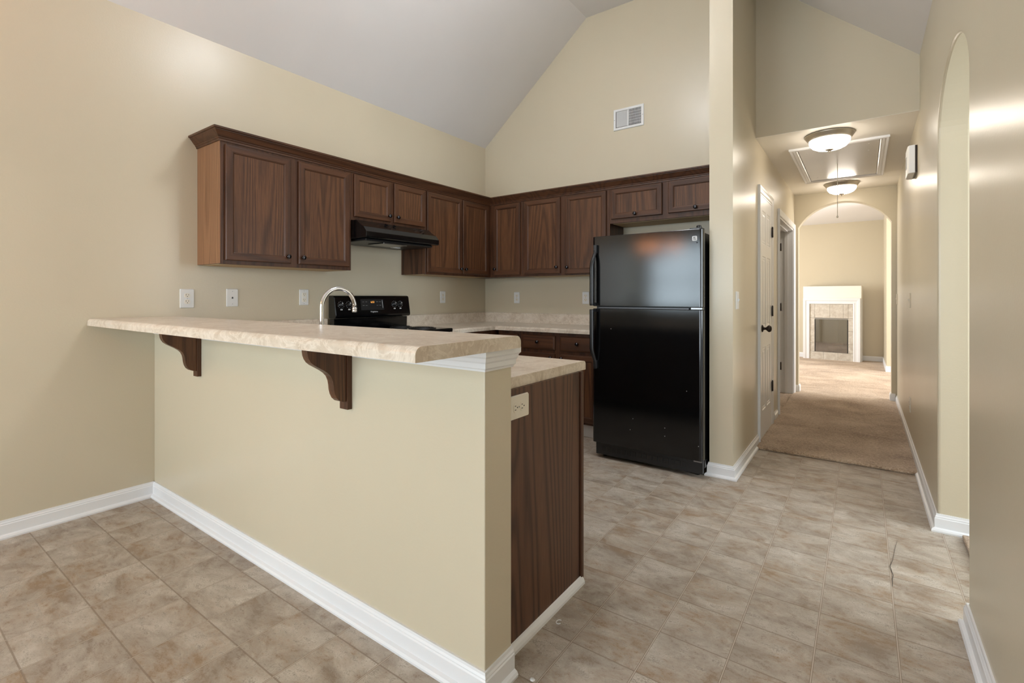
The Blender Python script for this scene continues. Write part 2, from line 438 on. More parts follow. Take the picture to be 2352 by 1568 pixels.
# wall behind the camera with window and patio door openings
wb = MB()
wb.box(-.12, .1, YBACK-.12, YBACK, 0, 2.2); wb.box(.1, 2.0, YBACK-.12, YBACK, 0, .75); wb.box(2.0, 2.53, YBACK-.12, YBACK, 0, 2.2)
wb.box(3.47, XR+.12, YBACK-.12, YBACK, 0, 2.2); wb.box(2.53, 3.47, YBACK-.12, YBACK, 2.12, 2.2)
wb.prism([(-.12, 2.2), (XR+.12, 2.2), (XR+.12, 2.9), (XFR, ZF+.08), (XFL, ZF+.08), (-.12, 2.95)], YBACK-.12, YBACK, 'y')
wb.build('wall_front', 'wall_paint', kind='structure')
def window(name, x0, x1, z0, z1, y, nx, nz):
    m = MB(); f = .05
    m.box(x0, x1, y-.1, y-.02, z0, z0+f).box(x0, x1, y-.1, y-.02, z1-f, z1).box(x0, x0+f, y-.1, y-.02, z0+f, z1-f).box(x1-f, x1, y-.1, y-.02, z0+f, z1-f)
    for i in range(1, nx): xx = x0 + (x1-x0)*i/nx; m.box(xx-.02, xx+.02, y-.08, y-.04, z0+f, z1-f)
    for i in range(1, nz): zz = z0 + (z1-z0)*i/nz; m.box(x0+f, x1-f, y-.075, y-.045, zz-.015, zz+.015)
    return m.build(name, 'trim_paint', kind='structure')
window('window_1', .1, 2.0, .75, 2.2, YBACK, 2, 2)
window('window_2', 2.53, 3.47, 0, 2.12, YBACK, 1, 3)

# baseboards
BB = [(0,0),(.026,0),(.027,.008),(.023,.016),(.013,.021),(.013,.066),(.010,.070),(.0105,.074),(.007,.080),(.006,BBH),(0,BBH)]
def base(name, path, side, prof=BB, z=0):
    m = MB(); m.sweep(path, [(o_, w_+z) for o_, w_ in prof], side=side); return m.build(name, 'trim_paint', kind='structure')
base('baseboard_left', [(0, YBACK), (0, 0)], -1)
base('baseboard_peninsula', [(0, 0), (XP, 0), (XP, YP2)], -1)
base('baseboard_wing', [(XW1, 2.33), (XW1, YW), (XW2, YW), (XW2, 3.2)], -1)
base('baseboard_hall_left', [(XW2, 4.066), (XW2, 4.262)], -1)
base('baseboard_right_near', [(XR, YBACK), (XR, YA1), (XR+.125, YA1)], 1)
base('baseboard_right_far', [(XR+.125, YA2), (XR, YA2), (XR, YH)], 1)
BBC = [(0,0),(.013,0),(.013,.085),(.006,.105),(0,.105)]
base('baseboard_hall_arch_right', [(XR-.013, YH), (xa1, YH), (xa1, YH+.12), (3.9, YH+.12)], 1, BBC)
base('baseboard_hall_arch_left', [(2.0, YH+.12), (xa0, YH+.12), (xa0, YH), (XW2, YH)], 1, BBC)
base('baseboard_living', [(1.0, 9.9), (3.73, 9.9), (3.73, 8.45), (5.9, 8.45)], -1, BBC)
# cap moulding under the bar top round the half wall
CAP = [(0,.966),(.004,.966),(.006,.972),(.010,.976),(.011,.990),(.015,.996),(.017,1.006),(.022,1.012),(.022,1.0285),(0,1.0285)]
m = MB(); m.sweep([(0.66, 0), (1.852, 0)], CAP, side=-1); m.sweep([(1.91, 0), (XP, 0), (XP, YP2), (2.3, YP2)], CAP, side=-1); m.sweep([(0, 0), (.587, 0)], CAP, side=-1)
m.build('trim_1', 'trim_paint', kind='structure')

# ================================================================== CARPETS
def carpet_obj(name, x0, x1, y0, y1, front=True, label=''):
    m = MB(); n = 140; hgt = .024
    rows = [(0, .001), (-.007, .008), (-.005, .018), (.007, hgt), (.03, hgt+.001)]
    vs = []
    for j, (dy, z) in enumerate(rows):
        for i in range(n+1):
            wob = random.uniform(-.004, .004) if j < 4 else 0
            vs.append((x0 + (x1-x0)*i/n, y0 + dy + wob, z + (random.uniform(-.0015, .0015) if j in (2, 3) else 0)))
    for i in range(n+1): vs.append((x0 + (x1-x0)*i/n, y1, hgt+.001))
    R = len(rows)
    m.add(vs, [(j*(n+1)+i, j*(n+1)+i+1, (j+1)*(n+1)+i+1, (j+1)*(n+1)+i) for j in range(R) for i in range(n)], 0, True)
    return m.build(name, 'carpet', fixn=False)
c = carpet_obj('hall_carpet', XW2+.001, XR-.001, 3.085, YH+.06)
tag(c, 'tan cut-pile carpet of the hall, ending in a raised edge at the tile floor', 'carpet')
m = MB(); m.box(.5, 3.73, YH+.06, 9.9, .001, .017)
c = tag(m.build('living_room_carpet', 'carpet'), 'pale sunlit carpet in front of the fireplace beyond the hall arch', 'carpet')
m = MB(); m.box(3.7301, 5.95, YH+.06, 8.449, .001, .017)
tag(m.build('living_room_carpet', 'carpet'), 'sunlit carpet strip right of the hall arch, before the living room jog', 'carpet')
m = MB(); m.box(1.6, XW2-.001, 4.405, 5.635, .001, .017)
tag(m.build('bedroom_carpet', 'carpet'), 'strip of tan carpet inside the open second hall doorway', 'carpet')
m = MB(); m.prism([(3.826, 1.30), (4.6, 1.30), (4.6, 2.12), (3.826, 2.12)], .001, .02, 'z')
tag(m.build('side_room_carpet', 'carpet', bevel=.006), 'grey-brown carpet corner showing through the arch in the right wall', 'carpet')

# ================================================================== CABINETS
RINGS = [(0, 0), (0, .015), (.004, .0195), (.010, .020), (.040, .020), (.0415, .0175), (.045, .0165), (.048, .0125), (.050, .0115)]
def mp_left(y0, z0, x): return lambda u, v, n: (x + n, y0 + u, z0 + v)          # leaf facing +x, u = +y
def mp_back(x0, z0, y): return lambda u, v, n: (x0 + u, y - n, z0 + v)          # leaf facing -y, u = +x
KNOB = [(0.0, 0.0), (.0075, 0), (.0065, .004), (.0055, .011), (.0085, .0145), (.0145, .018), (.0155, .0215), (.0135, .0255), (.008, .028), (0, .0287)]
def knob(parent, c, axis, sgn):
    k = MB().lathe(KNOB, c, axis, 20, 0, sgn).build('knob', 'knob_black', parent, fixn=True); return k
def leaf(name, parent, face, a0, z0, a1, z1, plane, kpos=None, rings=RINGS, flat=False):
    m = MB(); w_, h_ = a1-a0, z1-z0
    if flat: rings = [(0, 0), (0, .012), (.006, .0165), (.012, .0185), (.016, .020)]
    mp = mp_left(a0, z0, plane) if face == 'left' else mp_back(a0, z0, plane)
    m.panel(mp, w_, h_, rings, mats=(1, 2, 0 if not flat else 1))
    rail = 'wood_rail_y' if face == 'left' else 'wood_rail_x'
    d = m.build(name, ['wood', rail, 'wood_stile'], parent)
    if kpos:
        if face == 'left': knob(d, (plane+.020, kpos[0], kpos[1]), 'x', 1)
        else: knob(d, (kpos[0], plane-.020, kpos[1]), 'y', -1)
    return d
ZU0, ZU1 = 1.387, 2.15
FX = .307; FY = YB - .307
G1 = 'dark oak wall cabinets under one crown'
# 1: two-door cabinet, left end
c = thing('wall_cabinet', (.15, .69, ZU0), 'dark oak two-door wall cabinet at the free left end, its lighter side panel showing', 'cabinet', G1)
MB().box(.002, FX-.019, .235, 1.15, ZU0, ZU1).build('body', 'wood_stile', c)
MB().box(.001, FX-.001, .231, .2349, ZU0, ZU1).build('side_panel', 'wood_side', c)['label'] = 'lighter golden oak side panel'
MB().box(FX-.0189, FX, .235, 1.153, ZU0-.003, ZU1).build('face_frame', 'wood_stile', c, bevel=.0015)
MB().box(.02, FX-.03, .25, 1.14, ZU0-.004, ZU0-.0005).build('bottom_panel', 'wood_raw', c)
leaf('door', c, 'left', .258, 1.408, .672, 2.106, FX, (.645, 1.452))
leaf('door', c, 'left', .726, 1.408, 1.130, 2.106, FX, (.752, 1.452))
# 2: short cabinet over the hood
c = thing('wall_cabinet', (.15, 1.53, 1.765), 'short dark oak two-door wall cabinet directly above the black range hood', 'cabinet', G1)
MB().box(.002, FX-.019, 1.156, 1.915, 1.765, ZU1).build('body', 'wood_stile', c)
MB().box(FX-.0189, FX, 1.154, 1.917, 1.765, ZU1).build('face_frame', 'wood_stile', c, bevel=.0015)
leaf('door', c, 'left', 1.172, 1.792, 1.526, 2.113, FX, (1.498, 1.836))
leaf('door', c, 'left', 1.558, 1.792, 1.905, 2.113, FX, (1.586, 1.836))
# 3: two-door cabinet by the corner
c = thing('wall_cabinet', (.15, 2.4, ZU0), 'dark oak two-door wall cabinet on the left wall between the hood and the corner', 'cabinet', G1)
MB().box(.002, FX-.019, 1.921, 3.135, ZU0, ZU1).build('body', 'wood_stile', c)
MB().box(.001, FX-.001, 1.9175, 1.9209, ZU0, ZU1).build('side_panel', 'wood_end', c)
MB().box(FX-.0189, FX, 1.921, FY, ZU0-.003, ZU1).build('face_frame', 'wood_stile', c, bevel=.0015)
MB().box(.02, FX-.03, 1.94, 2.8, ZU0-.004, ZU0-.0005).build('bottom_panel', 'wood_raw', c)
leaf('door', c, 'left', 1.930, 1.404, 2.388, 2.115, FX, (2.362, 1.449))
leaf('door', c, 'left', 2.402, 1.404, 2.790, 2.110, FX, (2.428, 1.449))
# 4: single door corner cabinet on the back wall
c = thing('wall_cabinet', (.51, 2.98, ZU0), 'narrow single-door dark oak wall cabinet in the corner of the back wall', 'cabinet', G1)
MB().box(FX+.002, .718, FY+.019, 3.135, ZU0, ZU1).build('body', 'wood_stile', c)
MB().box(FX+.001, .7195, FY, FY+.0189, ZU0-.003, ZU1).build('face_frame', 'wood_stile', c, bevel=.0015)
leaf('door', c, 'back', .369, 1.404, .695, 2.113, FY, (.394, 1.465))
# 5: two door cabinet left of the fridge
c = thing('wall_cabinet', (1.18, 2.98, ZU0), 'tall two-door dark oak wall cabinet left of the refrigerator, one knob by each inner stile', 'cabinet', G1)
MB().box(.722, 1.638, FY+.019, 3.135, ZU0, ZU1).build('body', 'wood_stile', c)
MB().box(.7205, 1.6405, FY, FY+.0189, ZU0-.003, ZU1).build('face_frame', 'wood_stile', c, bevel=.0015)
MB().box(.75, 1.61, FY+.03, 3.11, ZU0-.004, ZU0-.0005).build('bottom_panel', 'wood_raw', c)
leaf('door', c, 'back', .746, 1.404, 1.150, 2.113, FY, (1.119, 1.462))
leaf('door', c, 'back', 1.205, 1.396, 1.612, 2.113, FY, (1.232, 1.456))
# 6: over-fridge cabinet
c = thing('wall_cabinet', (2.12, 2.98, 1.82), 'short dark oak two-door wall cabinet above the refrigerator', 'cabinet', G1)
MB().box(1.643, 2.598, FY+.019, 3.135, 1.822, ZU1).build('body', 'wood_stile', c)
MB().box(1.6415, 2.600, FY, FY+.0189, 1.820, ZU1).build('face_frame', 'wood_stile', c, bevel=.0015)
MB().box(1.66, 2.58, FY+.03, 3.11, 1.818, 1.8215).build('bottom_panel', 'wood_raw', c)
leaf('door', c, 'back', 1.659, 1.856, 2.104, 2.115, FY, (1.879, 1.884))
leaf('door', c, 'back', 2.154, 1.860, 2.588, 2.118, FY, (2.372, 1.886))
# crown
CR = [(0,2.122),(.006,2.122),(.008,2.132),(.013,2.136),(.0135,2.141),(.019,2.146),(.028,2.158),(.037,2.170),(.042,2.176),(.043,2.180),(.051,2.183),(.052,2.194),(-.02,2.194),(-.02,2.151),(0,2.151)]
m = MB(); m.sweep([(.0, .231), (FX, .231), (FX, FY), (XW1-.001, FY)], CR, side=-1)
tag(m.build('crown_molding', 'wood_rail_y'), 'dark stained crown molding running along the top of all the wall cabinets', 'molding')

# base cabinets along the back wall
YF2 = 2.549
G2 = 'dark oak base cabinets on the back wall'
def base_cab(x0, x1, cols, label):
    c = thing('base_cabinet', ((x0+x1)/2, 2.85, 0), label, 'cabinet', G2)
    MB().box(x0+.001, x1-.001, YF2+.019, 3.13, .115, .875).build('body', 'wood_stile', c)
    MB().box(x0+.0005, x1-.0005, YF2, YF2+.0189, .115, .875).build('face_frame', 'wood_stile', c, bevel=.0015)
    MB().box(x0+.001, x1-.001, YF2+.055, YF2+.07, .001, .114).build('toe_kick', 'trim_paint', c)['label'] = 'white painted toe kick'
    for a0, a1, kx in cols:
        leaf('drawer', c, 'back', a0, .720, a1, .846, YF2, ((a0+a1)/2, .788), flat=True)
        leaf('door', c, 'back', a0, .135, a1, .690, YF2, (kx, .655))
base_cab(.637, .893, [(.66, .868, .69)], 'narrow dark oak base cabinet near the inside corner, half hidden by the bar')
base_cab(.894, 1.76, [(.917, 1.262, 1.228), (1.312, 1.66, 1.335)], 'two-drawer two-door dark oak base cabinet beside the refrigerator')
# corner base cabinet, left wall
c = thing('base_cabinet', (.3, 2.5, 0), 'dark oak base cabinet in the corner right of the range', 'cabinet', 'dark oak base cabinets on the left wall')
MB().box(.004, .59, 1.916, 3.13, .115, .875).build('body', 'wood_stile', c)
MB().box(.5905, .609, 1.916, YF2-.002, .115, .875).build('face_frame', 'wood_stile', c)
MB().box(.53, .545, 1.916, 3.0, .001, .114).build('toe_kick', 'trim_paint', c)
leaf('drawer', c, 'left', 1.94, .720, 2.42, .846, .609, (2.18, .788), flat=True)
leaf('door', c, 'left', 1.94, .135, 2.42, .690, .609, (1.97, .655))
c = thing('base_cabinet', (.3, .95, 0), 'dark oak base cabinet hidden behind the bar left of the range', 'cabinet', 'dark oak base cabinets on the left wall')
MB().box(.004, .59, .70, 1.146, .115, .875).build('body', 'wood_stile', c)
MB().box(.5905, .609, .72, 1.146, .115, .875).build('face_frame', 'wood_stile', c)
leaf('door', c, 'left', .76, .135, 1.12, .846, .609, (1.08, .8))
# peninsula base cabinet (hollow: end panel, back, floor, face frame)
c = thing('peninsula_cabinet', (1.6, .42, 0), 'dark oak base cabinet behind the half wall, its tall grained end panel facing right', 'cabinet')
MB().box(2.462, 2.480, YP2+.001, .682, .0, .8755).build('end_panel', 'wood_end', c)
MB().box(2.450, 2.487, .690, .7095, .0, .8755).build('face_stile', 'wood_stile', c, bevel=.002)
MB().box(.70, 2.4615, .66, .689, .10, .8755).build('face_frame', 'wood_stile', c)
MB().box(.70, 2.4615, YP2+.002, .6595, .10, .118).build('floor_panel', 'wood_stile', c)
MB().sweep([(2.480, YP2), (2.480, .700)], [(0, 0), (.017, 0), (.0165, .010), (.012, .020), (.006, .027), (0, .030)], side=-1).build('shoe_molding', 'trim_paint', c)['label'] = 'white shoe molding'
mpp = lambda x0: (lambda u, v, n: (x0 - u, .689 + n, .135 + v))
for x1 in (2.44, 2.02, 1.60, 1.18):
    mm = MB(); mm.panel(mpp(x1), .39, .70, RINGS, mats=(1, 2, 0)); d = mm.build('door', ['wood', 'wood_rail_x', 'wood_stile'], c)
    knob(d, (x1-.04, .709, .80), 'y', 1)

# ================================================================== COUNTERTOPS
CT = [(-.628,.876),(0,.876),(0,.900),(-.003,.908),(-.008,.912),(-.016,.914),(-.628,.914)]
BS = [(0,.914),(.019,.914),(.019,1.010),(.016,1.015),(0,1.016)]
c = thing('countertop', (.3, 2.5, .876), 'beige marbled laminate corner countertop running from the range to the refrigerator', 'countertop', 'beige marbled laminate tops')
MB().sweep([(.635, 1.916), (.635, 2.504), (1.798, 2.504)], [(o_ if o_ > -.6 else -.632, z) for o_, z in CT], side=-1).build('slab', 'laminate', c)
MB().sweep([(0.001, 1.916), (0.001, YB-.001), (1.798, YB-.001)], BS, side=-1).build('backsplash', 'laminate', c)
c = thing('countertop', (1.5, .45, .876), 'lower beige marbled laminate countertop of the peninsula, just behind the raised bar', 'countertop', 'beige marbled laminate tops')
m = MB().sweep([(.635, 1.146), (.635, .761), (2.469, .761)], [(o_ if o_ > -.6 else -.626, z) for o_, z in CT], side=1)
# flip offsets: the counter lies to the right of this path
slab = m.build('slab', 'laminate', c)
cut = MB().box(1.10, 1.66, .30, .66, .80, 1.0).build('cutter', 'laminate')
bo = slab.modifiers.new('hole', 'BOOLEAN'); bo.object = cut; bo.operation = 'DIFFERENCE'; bo.solver = 'EXACT'
dg = bpy.context.evaluated_depsgraph_get(); me = bpy.data.meshes.new_from_object(slab.evaluated_get(dg))
slab.modifiers.clear(); slab.data = me; bpy.data.objects.remove(cut, do_unlink=True)
MB().sweep([(0.001, YP2+.001), (0.001, 1.146)], BS, side=-1).build('backsplash', 'laminate', c)
# raised bar top
r = .016
prof = [(-.311, 1.029), (-.311, 1.029+.018)] + [(-.311 + .020*(1-cos(a)), 1.047 + .020*sin(a)) for a in [pi/2*i/6 for i in range(1, 7)]]
prof += [(.128 - .022*(1-sin(a)), 1.045 + .022*cos(a)) for a in [pi/2*i/6 for i in range(0, 7)]][0:7]
prof += [(.128, 1.029)]
m = MB().prism(prof, .002, 2.571, 'x')
tag(m.build('bar_top', 'laminate'), 'long raised breakfast bar top of beige marbled laminate with rolled front edge', 'countertop')

# corbels
G3 = 'dark wooden corbels under the bar'
def corbel(x1, label):
    c = thing('corbel', (x1-.023, 0, .773), label, 'bracket', G3)
    MB().box(x1-.047, x1, -.020, -.0002, .773, 1.0275).build('back_plate', 'wood_stile', c, bevel=.001)
    xb = x1 - .006
    prof = [(-.0202, .803), (-.034, .804), (-.047, .809), (-.059, .820), (-.067, .836), (-.071, .852), (-.073, .870), (-.076, .886), (-.083, .902), (-.095, .915), (-.110, .926),
            (-.128, .937), (-.148, .949), (-.160, .959), (-.168, .971), (-.173, .984), (-.175, .997), (-.178, 1.0275), (-.0202, 1.0275)]
    MB().prism(prof, x1-.041, xb, 'x').build('bracket_body', 'wood', c, bevel=.001)
corbel(.639, 'scrolled dark wood corbel under the bar nearest the left wall')
corbel(1.903, 'scrolled dark wood corbel under the bar nearest the free right end')

# ================================================================== FAUCET AND SINK
c = thing('sink', (1.38, .48, .914), 'stainless drop-in sink set in the lower counter behind the bar', 'sink')
m = MB(); m.sweep([(1.10,.30),(1.66,.30),(1.66,.66),(1.10,.66),(1.10,.3001)], [(-.02,.9145),(.004,.9145),(.004,.918),(-.02,.917)], side=-1)
m.build('rim', 'steel', c)
m = MB(); m.add([(1.105,.305,.914),(1.655,.305,.914),(1.655,.655,.914),(1.105,.655,.914),(1.13,.33,.74),(1.63,.33,.74),(1.63,.63,.74),(1.13,.63,.74)],
      [(0,1,5,4),(1,2,6,5),(2,3,7,6),(3,0,4,7),(4,5,6,7)]); m.build('basin', 'steel', c, fixn=False)
c = thing('faucet', (1.368, .22, .914), 'tall chrome gooseneck kitchen faucet rising behind the bar', 'faucet')
fx, fy0, fy1, ft = 1.368, .222, .405, 1.137
MB().lathe([(.0, 0), (.030, 0), (.030, .008), (.022, .014), (.018, .03), (.018, .07), (.013, .078), (0, .078)], (fx, fy0, .9145), 'z', 24).build('base', 'chrome', c)
R = (fy1-fy0)/2; cy = (fy0+fy1)/2; zc = 1.226 - R
pts = [(fx, fy0, z) for z in (.99, 1.03, 1.07, 1.10, zc-.005)] + [(fx, cy - R*cos(a), zc + R*sin(a)) for a in [pi*i/22*1.0 for i in range(0, 22)]]
pts += [(fx, fy1, zc-.004)]
MB().tube(pts, .0105, 16).build('spout', 'chrome', c)
MB().lathe([(0, 0), (.0105, 0), (.0125, .002), (.0125, .010), (.0113, .012), (.0125, .014), (.0125, .022), (.011, .024), (0, .024)], (fx, fy1, zc-.026), 'z', 20).build('aerator', 'chrome', c)
MB().tube([(fx+.018, fy0, .96), (fx+.05, fy0, .965), (fx+.09, fy0, .975)], [.007, .006, .007], 10).build('lever', 'chrome', c)

# ================================================================== RANGE
Y0, Y1 = 1.150, 1.910
c = thing('range', (.33, (Y0+Y1)/2, 0), 'black freestanding electric range with knobs and clock on its raised back panel', 'stove')
MB().box(.045, .615, Y0, Y1, .09, .895).build('body', 'appliance_black', c, bevel=.003)
MB().box(.04, .645, Y0-.001, Y1+.001, .8955, .925).build('cooktop', 'appliance_black', c, bevel=.008, bseg=3)
MB().box(.616, .645, Y0+.005, Y1-.005, .30, .885).build('oven_door', 'appliance_black', c, bevel=.006)
MB().box(.616, .640, Y0+.005, Y1-.005, .10, .295).build('drawer', 'appliance_black', c, bevel=.006)
MB().tube([(.646, Y0+.06, .83), (.68, Y0+.08, .83), (.68, Y1-.08, .83), (.646, Y1-.06, .83)], .010, 10).build('handle', 'plastic_black', c)
for bx, by, br in ((.22, 1.34, .10), (.22, 1.72, .08), (.48, 1.34, .08), (.48, 1.72, .10)):
    mm = MB()
    mm.lathe([(br+.014, .0), (br+.012, .004), (br, .005), (br*.9, .002)], (bx, by, .9255), 'z', 32)
    e = mm.build('drip_bowl', 'plastic_black', c)
    mm = MB()
    for q in range(4):
        rr = br*(.25 + .22*q)
        mm.tube([(bx+rr*cos(a*pi/12), by+rr*sin(a*pi/12), .932) for a in range(25)], .0045, 6, caps=False)
    mm.build('coil', 'plastic_black', e)
# back guard: dark lower riser plus tilted control housing
MB().prism([(.03, .925), (.088, .925), (.092, 1.012), (.03, 1.012)], Y0+.005, Y1-.005, 'y').build('riser', 'appliance_black', c, bevel=.004)
gp = [(.03, 1.016), (.112, 1.016), (.124, 1.028), (.126, 1.040), (.102, 1.182), (.094, 1.192), (.080, 1.196), (.030, 1.196)]
guard = MB().prism(gp, Y0-.003, Y1+.003, 'y').build('control_panel', 'appliance_black', c, bevel=.006, bseg=3)
sl = (.102-.126)/(1.182-1.040)
def px_(z): return .126 + sl*(z-1.040)
tilt = math.atan2(.024, .142)
def on_panel(parts, y, z, n=0): return (px_(z) + .0006 + n*cos(tilt), y, z + n*sin(tilt))
def pquad(m, y0, y1, z0, z1, n=.0002, mi=0):
    m.add([on_panel(0, y0, z0, n), on_panel(0, y1, z0, n), on_panel(0, y1, z1, n), on_panel(0, y0, z1, n)], [(0,1,2,3)], mi)
def dial(y, z):
    mm = MB()
    cx, _, cz = on_panel(0, y, z, 0); ax = Vector((cos(tilt), 0, sin(tilt))); up = Vector((-sin(tilt), 0, cos(tilt))); ri = Vector((0, 1, 0))
    C_ = Vector((cx, y, cz)); seg = 24; prof_ = [(.020, 0), (.020, .003), (.016, .005), (.0155, .020), (.013, .023), (0, .0235)]
    vs = [C_ + ax*h_ + (up*sin(2*pi*k/seg) + ri*cos(2*pi*k/seg))*r_ for r_, h_ in prof_ for k in range(seg)]
    mm.add(vs, [(i*seg+k, i*seg+(k+1) % seg, (i+1)*seg+(k+1) % seg, (i+1)*seg+k) for i in range(len(prof_)-1) for k in range(seg)], 0, True)
    k_ = mm.build('dial', 'plastic_black', c)
    m2 = MB()
    a = C_ + ax*.0237
    for q in range(1): m2.add([a + ri*-.0025 + up*.004, a + ri*.0025 + up*.004, a + ri*.0025 + up*.015, a + ri*-.0025 + up*.015], [(0,1,2,3)])
    m2.build('pointer', 'print_white', k_, fixn=False)
    m3 = MB()
    for q in range(10):
        an = radians(-60 + q*33.3) + pi/2
        p_ = C_ + ax*.0004 + (up*sin(an) + ri*cos(an))*.027
        m3.add([p_ + up*-.0015 + ri*-.0015, p_ + up*-.0015 + ri*.0015, p_ + up*.0015 + ri*.0015, p_ + up*.0015 + ri*-.0015], [(0,1,2,3)])
    for q in range(2):
        zz = C_ + up*-.038 + ri*(-.010 + q*.011)
        m3.add([zz + up*-.004, zz + up*-.004 + ri*.008, zz + up*.004 + ri*.008, zz + up*.004], [(0,1,2,3)])
    m3.v = [tuple(Vector(p)+ax*.0003) for p in m3.v]
    m3.build('dial_marks', 'print_white', guard, fixn=False)
for y in (1.203, 1.275, 1.737, 1.803): dial(y, 1.122)
mm = MB(); pquad(mm, 1.387, 1.622, 1.076, 1.165, .0004, 0); disp = mm.build('display_panel', 'plastic_black', guard, fixn=False)
for yy in (1.405, 1.435, 1.545, 1.575):
    for zz in (1.142, 1.112):
        mm = MB(); pquad(mm, yy, yy+.018, zz, zz+.0035, .0009); mm.build('button_mark', 'print_grey', disp, fixn=False)
mm = MB(); pquad(mm, 1.607, 1.610, 1.092, 1.158, .0009); mm.build('display_stripe', 'print_white', disp, fixn=False)
def text(s_, name, mat, parent, loc, size, rotm, extrude=.0, sx=1):
    cu = bpy.data.curves.new(name, 'FONT'); cu.body = s_; cu.size = size; cu.align_x = 'CENTER'; cu.align_y = 'CENTER'; cu.extrude = extrude
    to = bpy.data.objects.new(name, cu); COL.objects.link(to)
    dg = bpy.context.evaluated_depsgraph_get(); dg.update()
    me = bpy.data.meshes.new_from_object(to.evaluated_get(dg)); bpy.data.objects.remove(to, do_unlink=True)
    me.transform(Matrix.Diagonal((sx, 1, 1, 1))); me.transform(rotm)
    me.materials.clear(); me.materials.append(M[mat])
    o = bpy.data.objects.new(name, me); COL.objects.link(o); o.parent = parent; o.location = Vector(loc) - WORLD[parent.name]; WORLD[o.name] = Vector(loc)
    return o
ROTL = Matrix(((0, -sin(tilt), cos(tilt), 0), (1, 0, 0, 0), (0, cos(tilt), sin(tilt), 0), (0, 0, 0, 1)))   # text x -> +y, text y -> up the slope
text('6:53', 'clock_digits', 'display_amber', disp, on_panel(0, 1.507, 1.141, .0012), .022, ROTL)
text('Frigidaire', 'range_lettering', 'print_white', guard, on_panel(0, 1.515, 1.062, .0008), .017, ROTL, sx=1.15)

# ================================================================== HOOD
c = thing('range_hood', (.24, 1.53, 1.62), 'black under-cabinet range hood above the range', 'range hood')
hy0, hy1 = 1.156, 1.908
hp = [(.01, 1.625), (.478, 1.625), (.485, 1.632), (.485, 1.668), (.452, 1.706), (.42, 1.722), (.39, 1.742), (.365, 1.762), (.01, 1.762)]
m = MB(); m.prism(hp, hy0, hy1, 'y')
m.build('hood_shell', 'appliance_black', c, bevel=.002)
MB().box(.05, .44, hy0+.03, hy1-.03, 1.605, 1.6245).build('filter_tray', 'plastic_black', c, bevel=.01)
MB().box(.24, .43, 1.36, 1.60, 1.596, 1.6045).build('grease_filter', 'steel', c, bevel=.003)
MB().box(.20, .235, 1.62, 1.70, 1.597, 1.6045).build('lamp_cover', 'plastic_white', c, bevel=.002)

# ================================================================== FRIDGE
FX0, FX1, FYF = 1.806, 2.591, 2.160
c = thing('refrigerator', (2.2, 2.6, 0), 'black top-freezer refrigerator standing between base cabinet and wing wall', 'refrigerator')
MB().box(FX0+.006, FX1-.004, FYF+.068, 2.93, .055, 1.608).build('cabinet', 'fridge_black', c, bevel=.004)
MB().box(FX0+.01, FX1-.01, FYF+.0555, FYF+.0675, .11, 1.60).build('gasket', 'plastic_black', c)
def fdoor(name, z0, z1):
    r_ = .02; pf = [(FX0, FYF+.055), (FX0, FYF+r_)]
    pf += [(FX0 + r_*(1-cos(a)), FYF + r_*(1-sin(a))) for a in [pi/2*i/5 for i in range(1, 6)]]
    pf += [(FX1 - r_ + r_*sin(a), FYF + r_*(1-cos(a))) for a in [pi/2*i/5 for i in range(0, 6)]]
    pf += [(FX1, FYF+.055)]
    return MB().prism(pf, z0, z1, 'z', smooth=False).build(name, 'fridge_black', c, bevel=.003)
fd1 = fdoor('freezer_door', 1.117, 1.628)
fd2 = fdoor('fresh_food_door', .118, 1.100)
def fhandle(parent, zt, zb, top):
    m_ = MB(); n = 18; pts = []; rr = []
    for i in range(n+1):
        t_ = i/n; z = zt + (zb-zt)*t_
        b_ = min(1, t_*3.2) if top else min(1, (1-t_)*3.2)
        b_ = b_*b_*(3-2*b_)
        pts.append((1.838 - .010*b_, FYF - .014 - .042*b_, z)); rr.append(.0115 + .003*b_)
    m_.tube(pts, rr, 12)
    x_, y_, z_ = pts[0] if top else pts[-1]
    m_.box(x_-.012, x_+.012, FYF-.0260, FYF-.0003, z_-.03 if not top else z_-.03, z_+.03)
    x_, y_, z_ = pts[-1] if top else pts[0]
    m_.box(x_-.010, x_+.010, y_+.004, FYF-.0003, z_-.0 if top else z_-.02, z_+.02 if top else z_)
    return m_.build('handle', 'plastic_black', parent, bevel=.003)
fhandle(fd1, 1.535, 1.122, True); fhandle(fd2, 1.095, .690, False)
MB().box(2.515, 2.589, FYF+.004, FYF+.05, 1.1015, 1.1155).build('middle_hinge', 'steel', c, bevel=.002)
MB().box(FX0+.05, 2.50, FYF+.012, FYF+.05, 1.1025, 1.109).build('divider_rail', 'vent_dark', c)['label'] = 'grey metal rail between the two doors'
MB().box(2.53, 2.582, FYF+.012, FYF+.05, .106, .1165).build('bottom_hinge', 'steel', c, bevel=.002)
m = MB(); m.box(2.50, 2.575, FYF+.03, FYF+.11, 1.6285, 1.640); m.lathe([(0,0),(.016,0),(.016,.012),(.012,.016),(0,.017)], (2.556, FYF+.045, 1.6395)); m.build('top_hinge_cover', 'plastic_black', c, bevel=.002)
g = MB().box(FX0+.02, FX1-.006, FYF+.022, FYF+.055, .028, .1145).build('base_grille', 'plastic_black', c, bevel=.003)
for i in range(16):
    x_ = FX0 + .07 + i*.0385
    MB().box(x_, x_+.026, FYF+.0185, FYF+.0218, .058, .092).build('grille_slot', 'slot_dark', g)
for x_ in (FX0+.06, FX1-.06):
    MB().lathe([(0,0),(.018,0),(.018,.022),(.012,.028),(0,.028)], (x_, FYF+.10, .0), 'z', 16).build('foot', 'plastic_black', c)
